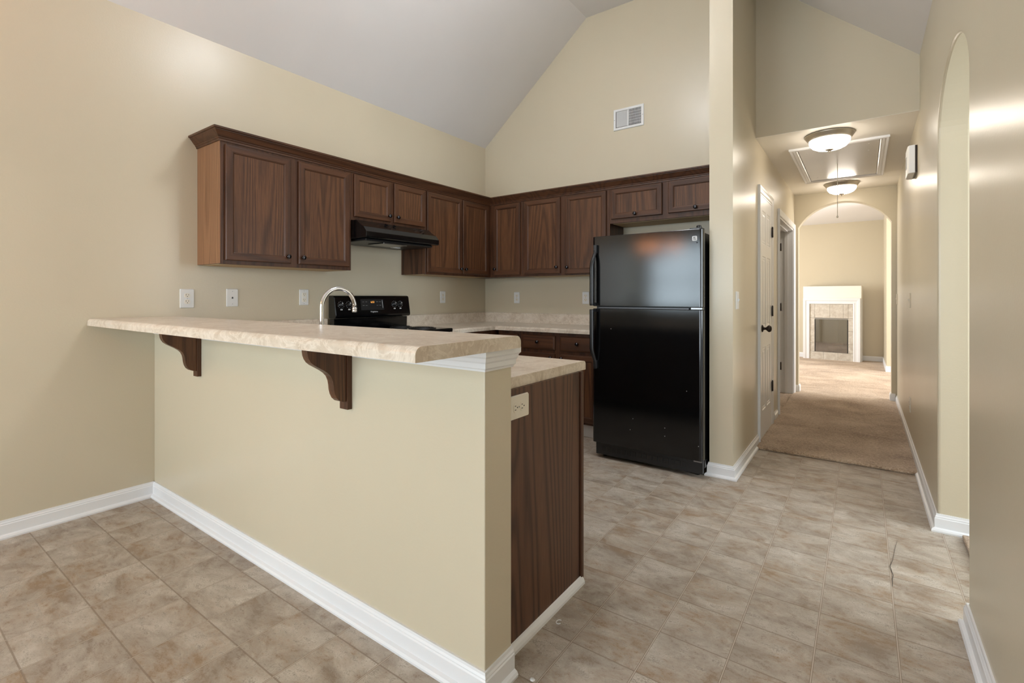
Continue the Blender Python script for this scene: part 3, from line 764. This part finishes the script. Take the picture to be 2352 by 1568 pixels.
for x_ in (FX0+.06, FX1-.06):
    MB().lathe([(0,0),(.018,0),(.018,.05),(.012,.055),(0,.055)], (x_, 2.86, .0), 'z', 16).build('foot', 'plastic_black', c)
# square emblem: white rounded badge with dark wavy bands
m = MB(); cxl, czl, s2 = 2.5405, 1.5665, .0155
m.prism([(cxl + x, czl + z) for x, z in [(-s2+.004, -s2), (s2-.004, -s2), (s2, -s2+.004), (s2, s2-.004), (s2-.004, s2), (-s2+.004, s2), (-s2, s2-.004), (-s2, -s2+.004)]], FYF-.0012, FYF-.0002, 'y')
em = m.build('emblem', 'print_white', fd1)
m = MB()
for z0_, wv, th in ((.0095, .0, .0028), (.0025, .0022, .0034), (-.0045, .0030, .0030), (-.0100, .0012, .0024)):
    n = 12; up_ = [(cxl - .0118 + .0236*i/n, czl + z0_ + wv*sin(2*pi*i/n - .6) + th/2*(sin(pi*i/n)*.6+.5)) for i in range(n+1)]
    dn_ = [(cxl - .0118 + .0236*i/n, czl + z0_ + wv*sin(2*pi*i/n - .6) - th/2*(sin(pi*i/n)*.6+.5)) for i in range(n+1)]
    for i in range(n):
        m.add([(up_[i][0], FYF-.0015, up_[i][1]), (up_[i+1][0], FYF-.0015, up_[i+1][1]), (dn_[i+1][0], FYF-.0015, dn_[i+1][1]), (dn_[i][0], FYF-.0015, dn_[i][1])], [(0,1,2,3)])
m.build('emblem_bands', 'slot_dark', em, fixn=False)
MB().lathe([(0,0),(.004,0),(.003,.003),(0,.004)], (2.556, FYF, 1.538), 'y', 12, 0, -1).build('door_plug', 'plastic_black', fd1)
for (x_, z_) in ((1.955, .955), (2.49, .565), (2.345, .300), (2.565, .215), (2.12, .330), (2.10, .250), (2.345, .245)):
    MB().lathe([(0, 0), (.0022, 0), (.0018, .0006), (0, .0007)], (x_, FYF-.0001, z_), 'y', 8, 0, -1).build('paint_chip', 'print_white', fd2)['label'] = 'small white chip in the black finish'

# ================================================================== PLATES, OUTLETS AND SWITCHES
def frame_map(o_, face):
    ox, oy, oz = o_
    return {'+x': lambda u, v, n: (ox+n, oy+u, oz+v), '-x': lambda u, v, n: (ox-n, oy-u, oz+v), '-y': lambda u, v, n: (ox+u, oy-n, oz+v)}[face]
def rrect(w_, h_, r_, n=5):
    pts = []
    for cx_, cz_, a0 in ((w_/2-r_, h_/2-r_, 0), (-w_/2+r_, h_/2-r_, pi/2), (-w_/2+r_, -h_/2+r_, pi), (w_/2-r_, -h_/2+r_, 3*pi/2)):
        for i in range(n+1): a = a0 + pi/2*i/n; pts.append((cx_ + r_*cos(a), cz_ + r_*sin(a)))
    return pts
def slabm(m, mp, pts, n0, n1, inset=0, mi=0):
    k = len(pts); s_ = lambda p: (p[0]*(1-inset), p[1]*(1-inset))
    m.add([mp(*p, n0) for p in pts] + [mp(*s_(p), n1) for p in pts], [tuple(range(k)), tuple(range(k, 2*k))] + [(i, (i+1) % k, k+(i+1) % k, k+i) for i in range(k)], mi)
def plate(kind, loc, face, label, w_=.074, h_=.120, horiz=False, mat='plastic_white', group='white outlet plates', name=None, cat=None):
    cat = cat or ('outlet' if kind in ('duplex', 'gfci') else ('switch' if kind == 'switch' else 'wall plate'))
    c = thing(name or {'duplex': 'wall_outlet', 'gfci': 'wall_outlet', 'switch': 'light_switch', 'phone': 'phone_jack'}[kind], loc, label, cat, group)
    mp0 = frame_map(loc, face)
    mp = (lambda u, v, n: mp0(-v, u, n)) if horiz else mp0
    m = MB(); slabm(m, mp, rrect(w_, h_, .005), .0003, .006, .06); pl = m.build('cover_plate', mat, c)
    def slots(par, cv, n):
        q = MB()
        for uu, ww, hh in ((-.0065, .0022, .0085), (.0065, .0022, .0070)):
            slabm(q, lambda u, v, nn, uu=uu, cv=cv: mp(u+uu, v+cv+.004, nn), rrect(ww, hh, .0005, 1), n, n+.0004)
        slabm(q, lambda u, v, nn: mp(u, v+cv-.007, nn), rrect(.0045, .0050, .002, 3), n, n+.0004)
        q.build('slots', 'slot_dark', par)
    if kind == 'duplex':
        for cv in (.0195, -.0195):
            m = MB(); slabm(m, lambda u, v, n, cv=cv: mp(u, v+cv, n), rrect(.034, .0285, .012), .0058, .0078, .04)
            s_ = m.build('socket', 'plastic_ivory' if mat == 'plastic_white' else mat, c); slots(s_, cv, .0079)
        m = MB(); slabm(m, mp, rrect(.005, .005, .0024, 3), .006, .0072); m.build('screw', 'steel', pl)
    elif kind == 'gfci':
        m = MB(); slabm(m, mp, rrect(.034, .068, .002), .0058, .0085, .02); s_ = m.build('socket', 'plastic_ivory', c)
        slots(s_, .020, .0086); slots(s_, -.020, .0086)
        m = MB(); slabm(m, lambda u, v, n: mp(u, v+.004, n), rrect(.02, .005, .001, 1), .0085, .0100); slabm(m, lambda u, v, n: mp(u, v-.004, n), rrect(.02, .005, .001, 1), .0085, .0100); m.build('test_buttons', 'plastic_white', s_)
        for cv in (.048, -.048): m = MB(); slabm(m, lambda u, v, n, cv=cv: mp(u, v+cv, n), rrect(.005, .005, .0024, 3), .0058, .0068); m.build('screw', 'steel', pl)
    elif kind == 'phone':
        m = MB(); slabm(m, mp, [(-.005, -.006), (.005, -.006), (.005, .0005), (.002, .003), (.002, .006), (-.002, .006), (-.002, .003), (-.005, .0005)], .0061, .0066); m.build('jack_hole', 'slot_dark', c)
        for cv in (.042, -.042): m = MB(); slabm(m, lambda u, v, n, cv=cv: mp(u, v+cv, n), rrect(.005, .005, .0024, 3), .0058, .0068); m.build('screw', 'steel', pl)
    elif kind == 'switch':
        m = MB(); a_ = .005
        vs = [mp(-a_, -.012, .006), mp(a_, -.012, .006), mp(a_, .012, .006), mp(-a_, .012, .006), mp(-a_*.8, .002, .017), mp(a_*.8, .002, .017), mp(a_*.8, .010, .014), mp(-a_*.8, .010, .014)]
        m.add(vs, [(0,1,5,4), (1,2,6,5), (2,3,7,6), (3,0,4,7), (4,5,6,7), (3,2,1,0)]); m.build('toggle', mat, c)
    return c
plate('duplex', (0, .172, 1.175), '+x', 'white duplex outlet on the left wall just above the bar top, nearest the camera', w_=.079)
plate('phone', (0, .441, 1.180), '+x', 'white phone jack plate with one dark hole between two outlets on the left wall')
plate('gfci', (0, .957, 1.182), '+x', 'white rectangular safety outlet on the left wall just left of the faucet and range')
plate('duplex', (0, 2.457, 1.182), '+x', 'small white duplex outlet on the left wall right of the range')
plate('duplex', (.435, YB, 1.176), '-y', 'white duplex outlet on the back wall near the corner')
plate('duplex', (1.251, YB, 1.175), '-y', 'white duplex outlet on the back wall just left of the refrigerator')
plate('duplex', (2.480, .240, .814), '+x', 'cream horizontal outlet on the dark end panel of the peninsula', w_=.080, h_=.124, horiz=True, mat='plastic_ivory')
plate('switch', (XW2, 2.411, 1.162), '+x', 'white toggle light switch on the wing wall where the hall begins', group='hall light switches')
plate('switch', (XR, 3.93, 1.158), '-x', 'cream toggle light switch on the right hall wall between chime and arch', mat='plastic_cream', group='hall light switches', w_=.12)
plate('switch', (XR, 5.70, 1.16), '-x', 'cream light switch on the right wall at the far end of the hall', mat='plastic_cream', group='hall light switches')
plate('duplex', (XR, 3.90, .325), '-x', 'cream outlet low on the right hall wall', mat='plastic_cream')

# ================================================================== AIR VENT
vx0, vx1, vz0, vz1 = 1.541, 1.833, 2.730, 2.925
c = thing('air_vent', ((vx0+vx1)/2, YB, vz0), 'white rectangular air register high on the back wall', 'vent')
m = MB(); fr = [(0, 0), (0, -.006), (.004, -.009), (.024, -.009), (.026, -.005)]
m.panel(lambda u, v, n: (vx0+u, YB-n, vz0+v), vx1-vx0, vz1-vz0, [(0, .0003), (0, .004), (.004, .009), (.022, .009), (.024, .004)], mats=(0, 0, 1))
m.build('frame', ['plastic_white', 'slot_dark'], c)
xm = (vx0+vx1)/2
MB().box(xm-.008, xm+.002, YB-.0095, YB-.0042, vz0+.024, vz1-.024).build('center_bar', 'plastic_white', c)
m = MB()
for i in range(11):
    x_ = vx0+.030+i*.0103
    m.prism([(x_, YB-.009), (x_+.0095, YB-.0045), (x_+.0105, YB-.0055), (x_+.001, YB-.010)], vz0+.026, vz1-.026, 'z')
m.build('closed_louvers', 'vent_grey', c)['label'] = 'pale closed louvers'
m = MB()
for i in range(10):
    x_ = xm+.006+i*.0122
    m.box(x_, x_+.0045, YB-.0095, YB-.0045, vz0+.026, vz1-.026)
for i in range(1, 6):
    z_ = vz0+.024+i*(vz1-vz0-.048)/6
    m.box(xm+.002, vx1-.024, YB-.0062, YB-.0045, z_-.001, z_+.001)
m.build('open_louvers', 'plastic_white', c)
for x_ in (vx0+.011, vx1-.011): MB().lathe([(0,0),(.0035,0),(.003,.0015),(0,.002)], (x_, YB-.009, (vz0+vz1)/2), 'y', 12, 0, -1).build('screw', 'steel', c)

# ================================================================== HALL DOORS
CAS = [(0, 0), (0, .011), (.006, .014), (.014, .015), (.030, .016), (.042, .019), (.052, .021), (.057, .019), (.057, 0)]
def casing(y0, y1, z1, name, parent):
    m = MB(); mpc = lambda u, v, w_: (XW2 + w_, u, v)
    m.sweep([(y0, .0), (y0, z1), (y1, z1), (y1, .0)], CAS, mp=mpc, side=1)
    return m.build(name, 'trim_paint', parent)
def six_panel(mp, w_, h_, t_, m):
    st = .11*w_/.76; mid = .5*w_
    us = [0, st, mid-.045*w_/.76, mid+.045*w_/.76, w_-st, w_]
    vs = [0, .22, .22+.52, .22+.52+.16, .22+.52+.16+.60, .22+.52+.16+.60+.10, h_-.11, h_]
    pan = {(i, j) for i in (1, 3) for j in (1, 3, 5)}
    for side, nn in ((1, t_), (-1, 0)):
        for i in range(5):
            for j in range(7):
                u0, u1, v0, v1 = us[i], us[i+1], vs[j], vs[j+1]
                if (i, j) in pan and v1-v0 > .03:
                    rg = [(0, 0), (.012, -.007), (.02, -.007), (.045, -.001)]
                    for k in range(3):
                        (a, na), (b, nb) = rg[k], rg[k+1]
                        A = [(u0+a, v0+a), (u1-a, v0+a), (u1-a, v1-a), (u0+a, v1-a)]; Bq = [(u0+b, v0+b), (u1-b, v0+b), (u1-b, v1-b), (u0+b, v1-b)]
                        for q in range(4):
                            q2 = (q+1) % 4
                            m.add([mp(*A[q], nn+side*na), mp(*A[q2], nn+side*na), mp(*Bq[q2], nn+side*nb), mp(*Bq[q], nn+side*nb)], [(0,1,2,3)])
                    b, nb = rg[-1]
                    m.add([mp(u0+b, v0+b, nn+side*nb), mp(u1-b, v0+b, nn+side*nb), mp(u1-b, v1-b, nn+side*nb), mp(u0+b, v1-b, nn+side*nb)], [(0,1,2,3)])
                else:
                    m.add([mp(u0, v0, nn), mp(u1, v0, nn), mp(u1, v1, nn), mp(u0, v1, nn)], [(0,1,2,3)])
    for (ua, va, ub, vb) in ((0, 0, w_, 0), (w_, 0, w_, h_), (w_, h_, 0, h_), (0, h_, 0, 0)):
        m.add([mp(ua, va, 0), mp(ub, vb, 0), mp(ub, vb, t_), mp(ua, va, t_)], [(0,1,2,3)])
def hinge(parent, x, y, z, side, plate_dir):
    m = MB(); m.tube([(x, y, z-.045), (x, y, z+.045)], .0065, 10); m.tube([(x, y, z+.045), (x, y, z+.052)], .004, 8)
    if plate_dir == 'flat': m.box(x-.004, x+.001, y-.022, y+.022, z-.044, z+.044)
    else: m.box(x-.055, x, y-.003, y+.001, z-.044, z+.044)
    return m.build('hinge', 'bronze', parent)
# closet door (closed)
d = thing('door_1', (XW2, 3.55, 0), kind='structure')
casing(3.262, 3.872, 2.028, 'casing', d)
m = MB(); m.prism([(3.262, .02), (3.275, .02), (3.275, 2.015), (3.859, 2.015), (3.859, .02), (3.872, .02), (3.872, 2.028), (3.262, 2.028)], XW2, XW2+.0105, 'x'); m.build('jamb', 'trim_paint', d)
m = MB(); six_panel(lambda u, v, n: (XW2+.0005+n, 3.277+u, .024+v), .580, 1.988, .0095, m); slab_ = m.build('door_slab', 'trim_paint', d, fixn=False)
MB().lathe([(0, 0), (.030, 0), (.030, .004), (.024, .009), (.012, .012), (.010, .028), (.018, .036), (.027, .046), (.028, .056), (.022, .066), (.010, .071), (0, .072)], (XW2+.0102, 3.345, .925), 'x', 24).build('doorknob', 'bronze', slab_)
for z_ in (1.769, 1.055, .376): hinge(d, XW2+.018, 3.862, z_, 1, 'flat')
# second door, standing open into the bedroom
d = thing('door_2', (XW2, 5.0, 0), kind='structure')
casing(4.385, 5.655, 2.0, 'casing', d)
m = MB(); m.sweep([(4.385, .018), (4.385, 2.0), (5.655, 2.0), (5.655, .018)], [(0, 0), (-.018, 0), (-.018, .055), (-.030, .055), (-.030, .090), (-.018, .090), (-.018, .144), (0, .144)], mp=lambda u, v, w_: (XW2 - w_, u, v), side=1)
m.build('jamb', 'trim_paint', d)
m = MB(); six_panel(lambda u, v, n: (XW1-.004-u, 5.600+n, .022+v), .76, 1.955, .035, m); m.build('door_slab', 'trim_paint', d, fixn=False)
for z_ in (1.789, 1.059, .340): hinge(d, XW1+.006+.01, 5.634, z_, 1, 'jamb')

# ================================================================== HALL CEILING
G4 = 'hall ceiling lights'
def flush(x, y, label):
    c = thing('ceiling_light', (x, y, ZH), label, 'lamp', G4)
    MB().lathe([(0, -.001), (.160, -.001), (.166, -.006), (.160, -.014), (.150, -.030), (.140, -.042), (.133, -.044), (.128, -.040), (0, -.040)], (x, y, ZH), 'z', 48).build('rim', 'nickel', c)
    MB().lathe([(.134, -.043), (.135, -.056), (.128, -.074), (.112, -.092), (.085, -.106), (.05, -.114), (.0, -.117)], (x, y, ZH), 'z', 48).build('glass_bowl', 'lamp_glass', c)
    MB().lathe([(0, -.108), (.030, -.110), (.031, -.115), (.022, -.121), (.010, -.126), (.006, -.130), (.008, -.135), (.004, -.140), (0, -.141)], (x, y, ZH), 'z', 24).build('finial', 'nickel', c)
    return c
flush(3.222, 3.346, 'lit frosted bowl ceiling light at the near end of the hall, before the hatch')
flush(3.241, 5.344, 'lit frosted bowl ceiling light at the far end of the hall, near the arch')
# attic hatch
c = thing('attic_hatch', (3.26, 4.33, ZH), 'grey painted pull-down attic hatch with white molded frame in the hall ceiling', 'hatch')
HP = [(0, -.0005), (0, -.016), (.006, -.020), (.014, -.017), (.022, -.015), (.028, -.017), (.036, -.016), (.044, -.014), (.052, -.015), (.058, -.010), (.060, -.0005)]
m = MB(); m.sweep([(2.965, 3.605), (3.60, 3.605), (3.60, 5.055), (2.92, 5.055), (2.92, 3.605), (2.966, 3.605)], [(o_, ZH+z) for o_, z in HP], side=1)
m.build('frame', 'trim_paint', c)
MB().box(2.984, 3.536, 3.669, 4.991, ZH-.008, ZH-.0005).build('panel', 'panel_paint', c)
m = MB()
for x_, y_ in ((3.04, 3.80), (3.47, 3.76), (3.47, 3.98), (3.05, 4.85), (3.45, 4.85)): m.lathe([(0, -.010), (.006, -.009), (.006, -.008)], (x_, y_, ZH), 'z', 10)
m.build('screw_heads', 'plastic_white', c)
c = thing('pull_cord', (3.238, 4.34, 1.93), 'thin cream pull cord with small ball hanging from the attic hatch', 'cord')
m = MB(); m.tube([(3.238, 4.34, ZH-.009), (3.2385, 4.34, 2.2), (3.238, 4.34, 1.945)], .0028, 8); m.build('cord', 'cord', c)
MB().lathe([(0, 0), (.004, .001), (.008, .008), (.0085, .014), (.005, .022), (.002, .028), (0, .03)], (3.238, 4.34, 1.918), 'z', 14).build('pull_ball', 'plastic_ivory', c)
# door chime box on the right wall
c = thing('door_chime', (XR, 3.42, 2.09), 'white plastic door chime box high on the right hall wall', 'door chime')
cy0, cy1, cz0, cz1 = 3.27, 3.53, 2.05, 2.245
MB().box(XR-.012, XR-.0005, cy0+.004, cy1-.004, cz0+.004, cz1-.004).build('back_plate', 'bronze', c)
m = MB(); m.prism([(XR-.012, cy0), (XR-.012, cy1), (XR-.046, cy1-.012), (XR-.052, cy1-.04), (XR-.052, cy0+.04), (XR-.046, cy0+.012)], cz0, cz1, 'z'); cov = m.build('cover', 'plastic_white', c, bevel=.004)
m = MB()
for i in range(9): m.box(XR-.0545, XR-.0523, cy0+.10, cy0+.165, cz0+.055+i*.0095, cz0+.059+i*.0095)
m.build('sound_slots', 'vent_grey', cov)

# ================================================================== FIREPLACE (slightly angled across the end of the living room)
fp = thing('fireplace', (2.95, 9.66, .017), 'white framed gas fireplace with pale stone tile surround beyond the hall arch', 'fireplace')
fp.rotation_euler = (0, 0, radians(-9.0))
def FB(x0, x1, y0, y1, z0, z1): return MB().box(x0, x1, y0, y1, z0, z1)
W = .46
def fl(m, name, mat, **k): return m.build(name, mat, fp, local=True, **k)
fl(FB(-W, W, .02, .16, 1.13, 1.365), 'over_panel', 'soffit_paint')
m = MB(); m.sweep([(-.345, 0), (-.345, 1.035), (.345, 1.035), (.345, 0)], [(0, .02), (0, -.018), (.015, -.022), (.03, -.016), (.055, -.016), (.065, -.026), (.095, -.03), (.105, -.03), (.105, .02)], mp=lambda u, v, w_: (u, w_, v), side=1)
fl(m, 'surround', 'trim_paint')
fl(FB(-W, -.345, .02, .16, 0, 1.13).box(.345, W, .02, .16, 0, 1.13).box(-.345, .345, .14, .16, 0, 1.13).box(-.345, .345, .02, .139, 1.02, 1.13), 'chase', 'trim_paint')
m = MB()
for a0, a1 in ((-.343, -.265), (-.262, -.02), (-.017, .19), (.193, .265), (.268, .343)): m.box(a0, a1, .0, .02, .775, 1.033)
for a0, a1 in ((.30, .536), (.539, .772)): m.box(-.343, -.265, .0, .02, a0, a1); m.box(.268, .343, .0, .02, a0, a1)
m.box(-.343, -.265, 0, .02, .14, .297).box(.268, .343, 0, .02, .14, .297)
for a0, a1 in ((-.343, -.12), (-.117, .11), (.113, .343)): m.box(a0, a1, -.004, .02, 0, .137)
fl(m, 'tile_surround', 'hearth_tile')
fl(FB(-.2645, .2675, .0, .016, .745, .773), 'hood_strip', 'steel')
fl(FB(-.2645, .2675, .10, .115, .14, .744).box(-.2645, -.25, .0, .10, .14, .744).box(.2525, .2675, .0, .10, .14, .744), 'firebox', 'soot')
fl(FB(-.21, .10, .07, .098, .16, .72), 'fire_brick_panel', 'brick_liner')
lg = MB(); lg.tube([(-.05, .05, .22), (.22, .05, .23)], .03, 10); lg.tube([(.0, .05, .27), (.18, .06, .30)], .024, 10); fl(lg, 'gas_logs', 'log')
fl(FB(-.2495, .2520, .004, .008, .141, .744), 'glass_front', 'firebox_glass')

# ================================================================== LAMPS OUT OF FRAME (added kitchen fill lamp, breakfast chandelier)
c = thing('ceiling_light', (1.87, .95, ZF), 'added fill lamp, a round frosted bowl on a short stem under the kitchen vault', 'lamp', 'added kitchen fill lamp')  # unseen lamp, added to brighten the kitchen and its ceiling
MB().lathe([(0, -.001), (.07, -.001), (.06, -.03), (.012, -.04), (.012, -.30), (0, -.30)], (1.87, .95, ZF), 'z', 24).build('stem', 'nickel', c)
MB().lathe([(0, -.28), (.12, -.29), (.22, -.33), (.25, -.38), (.22, -.43), (.12, -.47), (0, -.48)], (1.87, .95, ZF), 'z', 40).build('glass_bowl', 'fill_lamp_glass', c)
c = thing('chandelier', (.95, -1.85, 1.75), 'five-arm bronze chandelier with amber glass shades over the breakfast area', 'chandelier')
MB().tube([(.95, -1.85, roof(.95)), (.95, -1.85, 2.0)], .006, 8).build('stem', 'bronze', c)
MB().lathe([(0, 0), (.02, .01), (.045, .06), (.02, .14), (.03, .2), (0, .25)], (.95, -1.85, 1.78), 'z', 20).build('hub', 'bronze', c)
for k in range(5):
    a = 2*pi*k/5 + .3; dx, dy = cos(a), sin(a)
    arm = MB().tube([(.95+dx*r_, -1.85+dy*r_, z_) for r_, z_ in ((.03, 1.84), (.10, 1.79), (.18, 1.79), (.24, 1.84), (.25, 1.875))], .007, 8).build('arm', 'bronze', c)
    MB().lathe([(.02, 0), (.045, .02), (.062, .06), (.068, .11), (.075, .13)], (.95+dx*.25, -1.85+dy*.25, 1.87), 'z', 20).build('shade', 'lamp_glass_amber', arm)

# ================================================================== SMALL FLOOR MARKS
m = MB(); m.tube([(3.565, 1.896, .001), (3.553, 1.80, .0012), (3.541, 1.676, .001), (3.528, 1.60, .0014), (3.531, 1.561, .001), (3.536, 1.52, .001), (3.531, 1.482, .0012), (3.529, 1.415, .001)], [.0004, .0006, .0007, .0011, .0015, .0008, .0014, .0006], 6)
tag(m.build('floor_tear', 'scratch'), 'thin dark jagged tear line in the tile floor near the right arch', 'tear')
m = MB(); m.tube([(2.532+.009*cos(a), .428+.012*sin(a), .0022) for a in [pi*.4 + 1.5*pi*i/10 for i in range(11)]], .0018, 6)
tag(m.build('plastic_curl', 'plastic_white'), 'tiny white curled plastic scrap on the floor beside the peninsula end panel', 'scrap')
m = MB(); m.lathe([(0, .003), (.006, .0025), (.009, .0006), (.009, .0002)], (2.60, .150, 0), 'z', 7)
tag(m.build('plaster_crumb', 'plastic_white'), 'small white plaster crumb on the floor at the corner of the half wall', 'scrap')
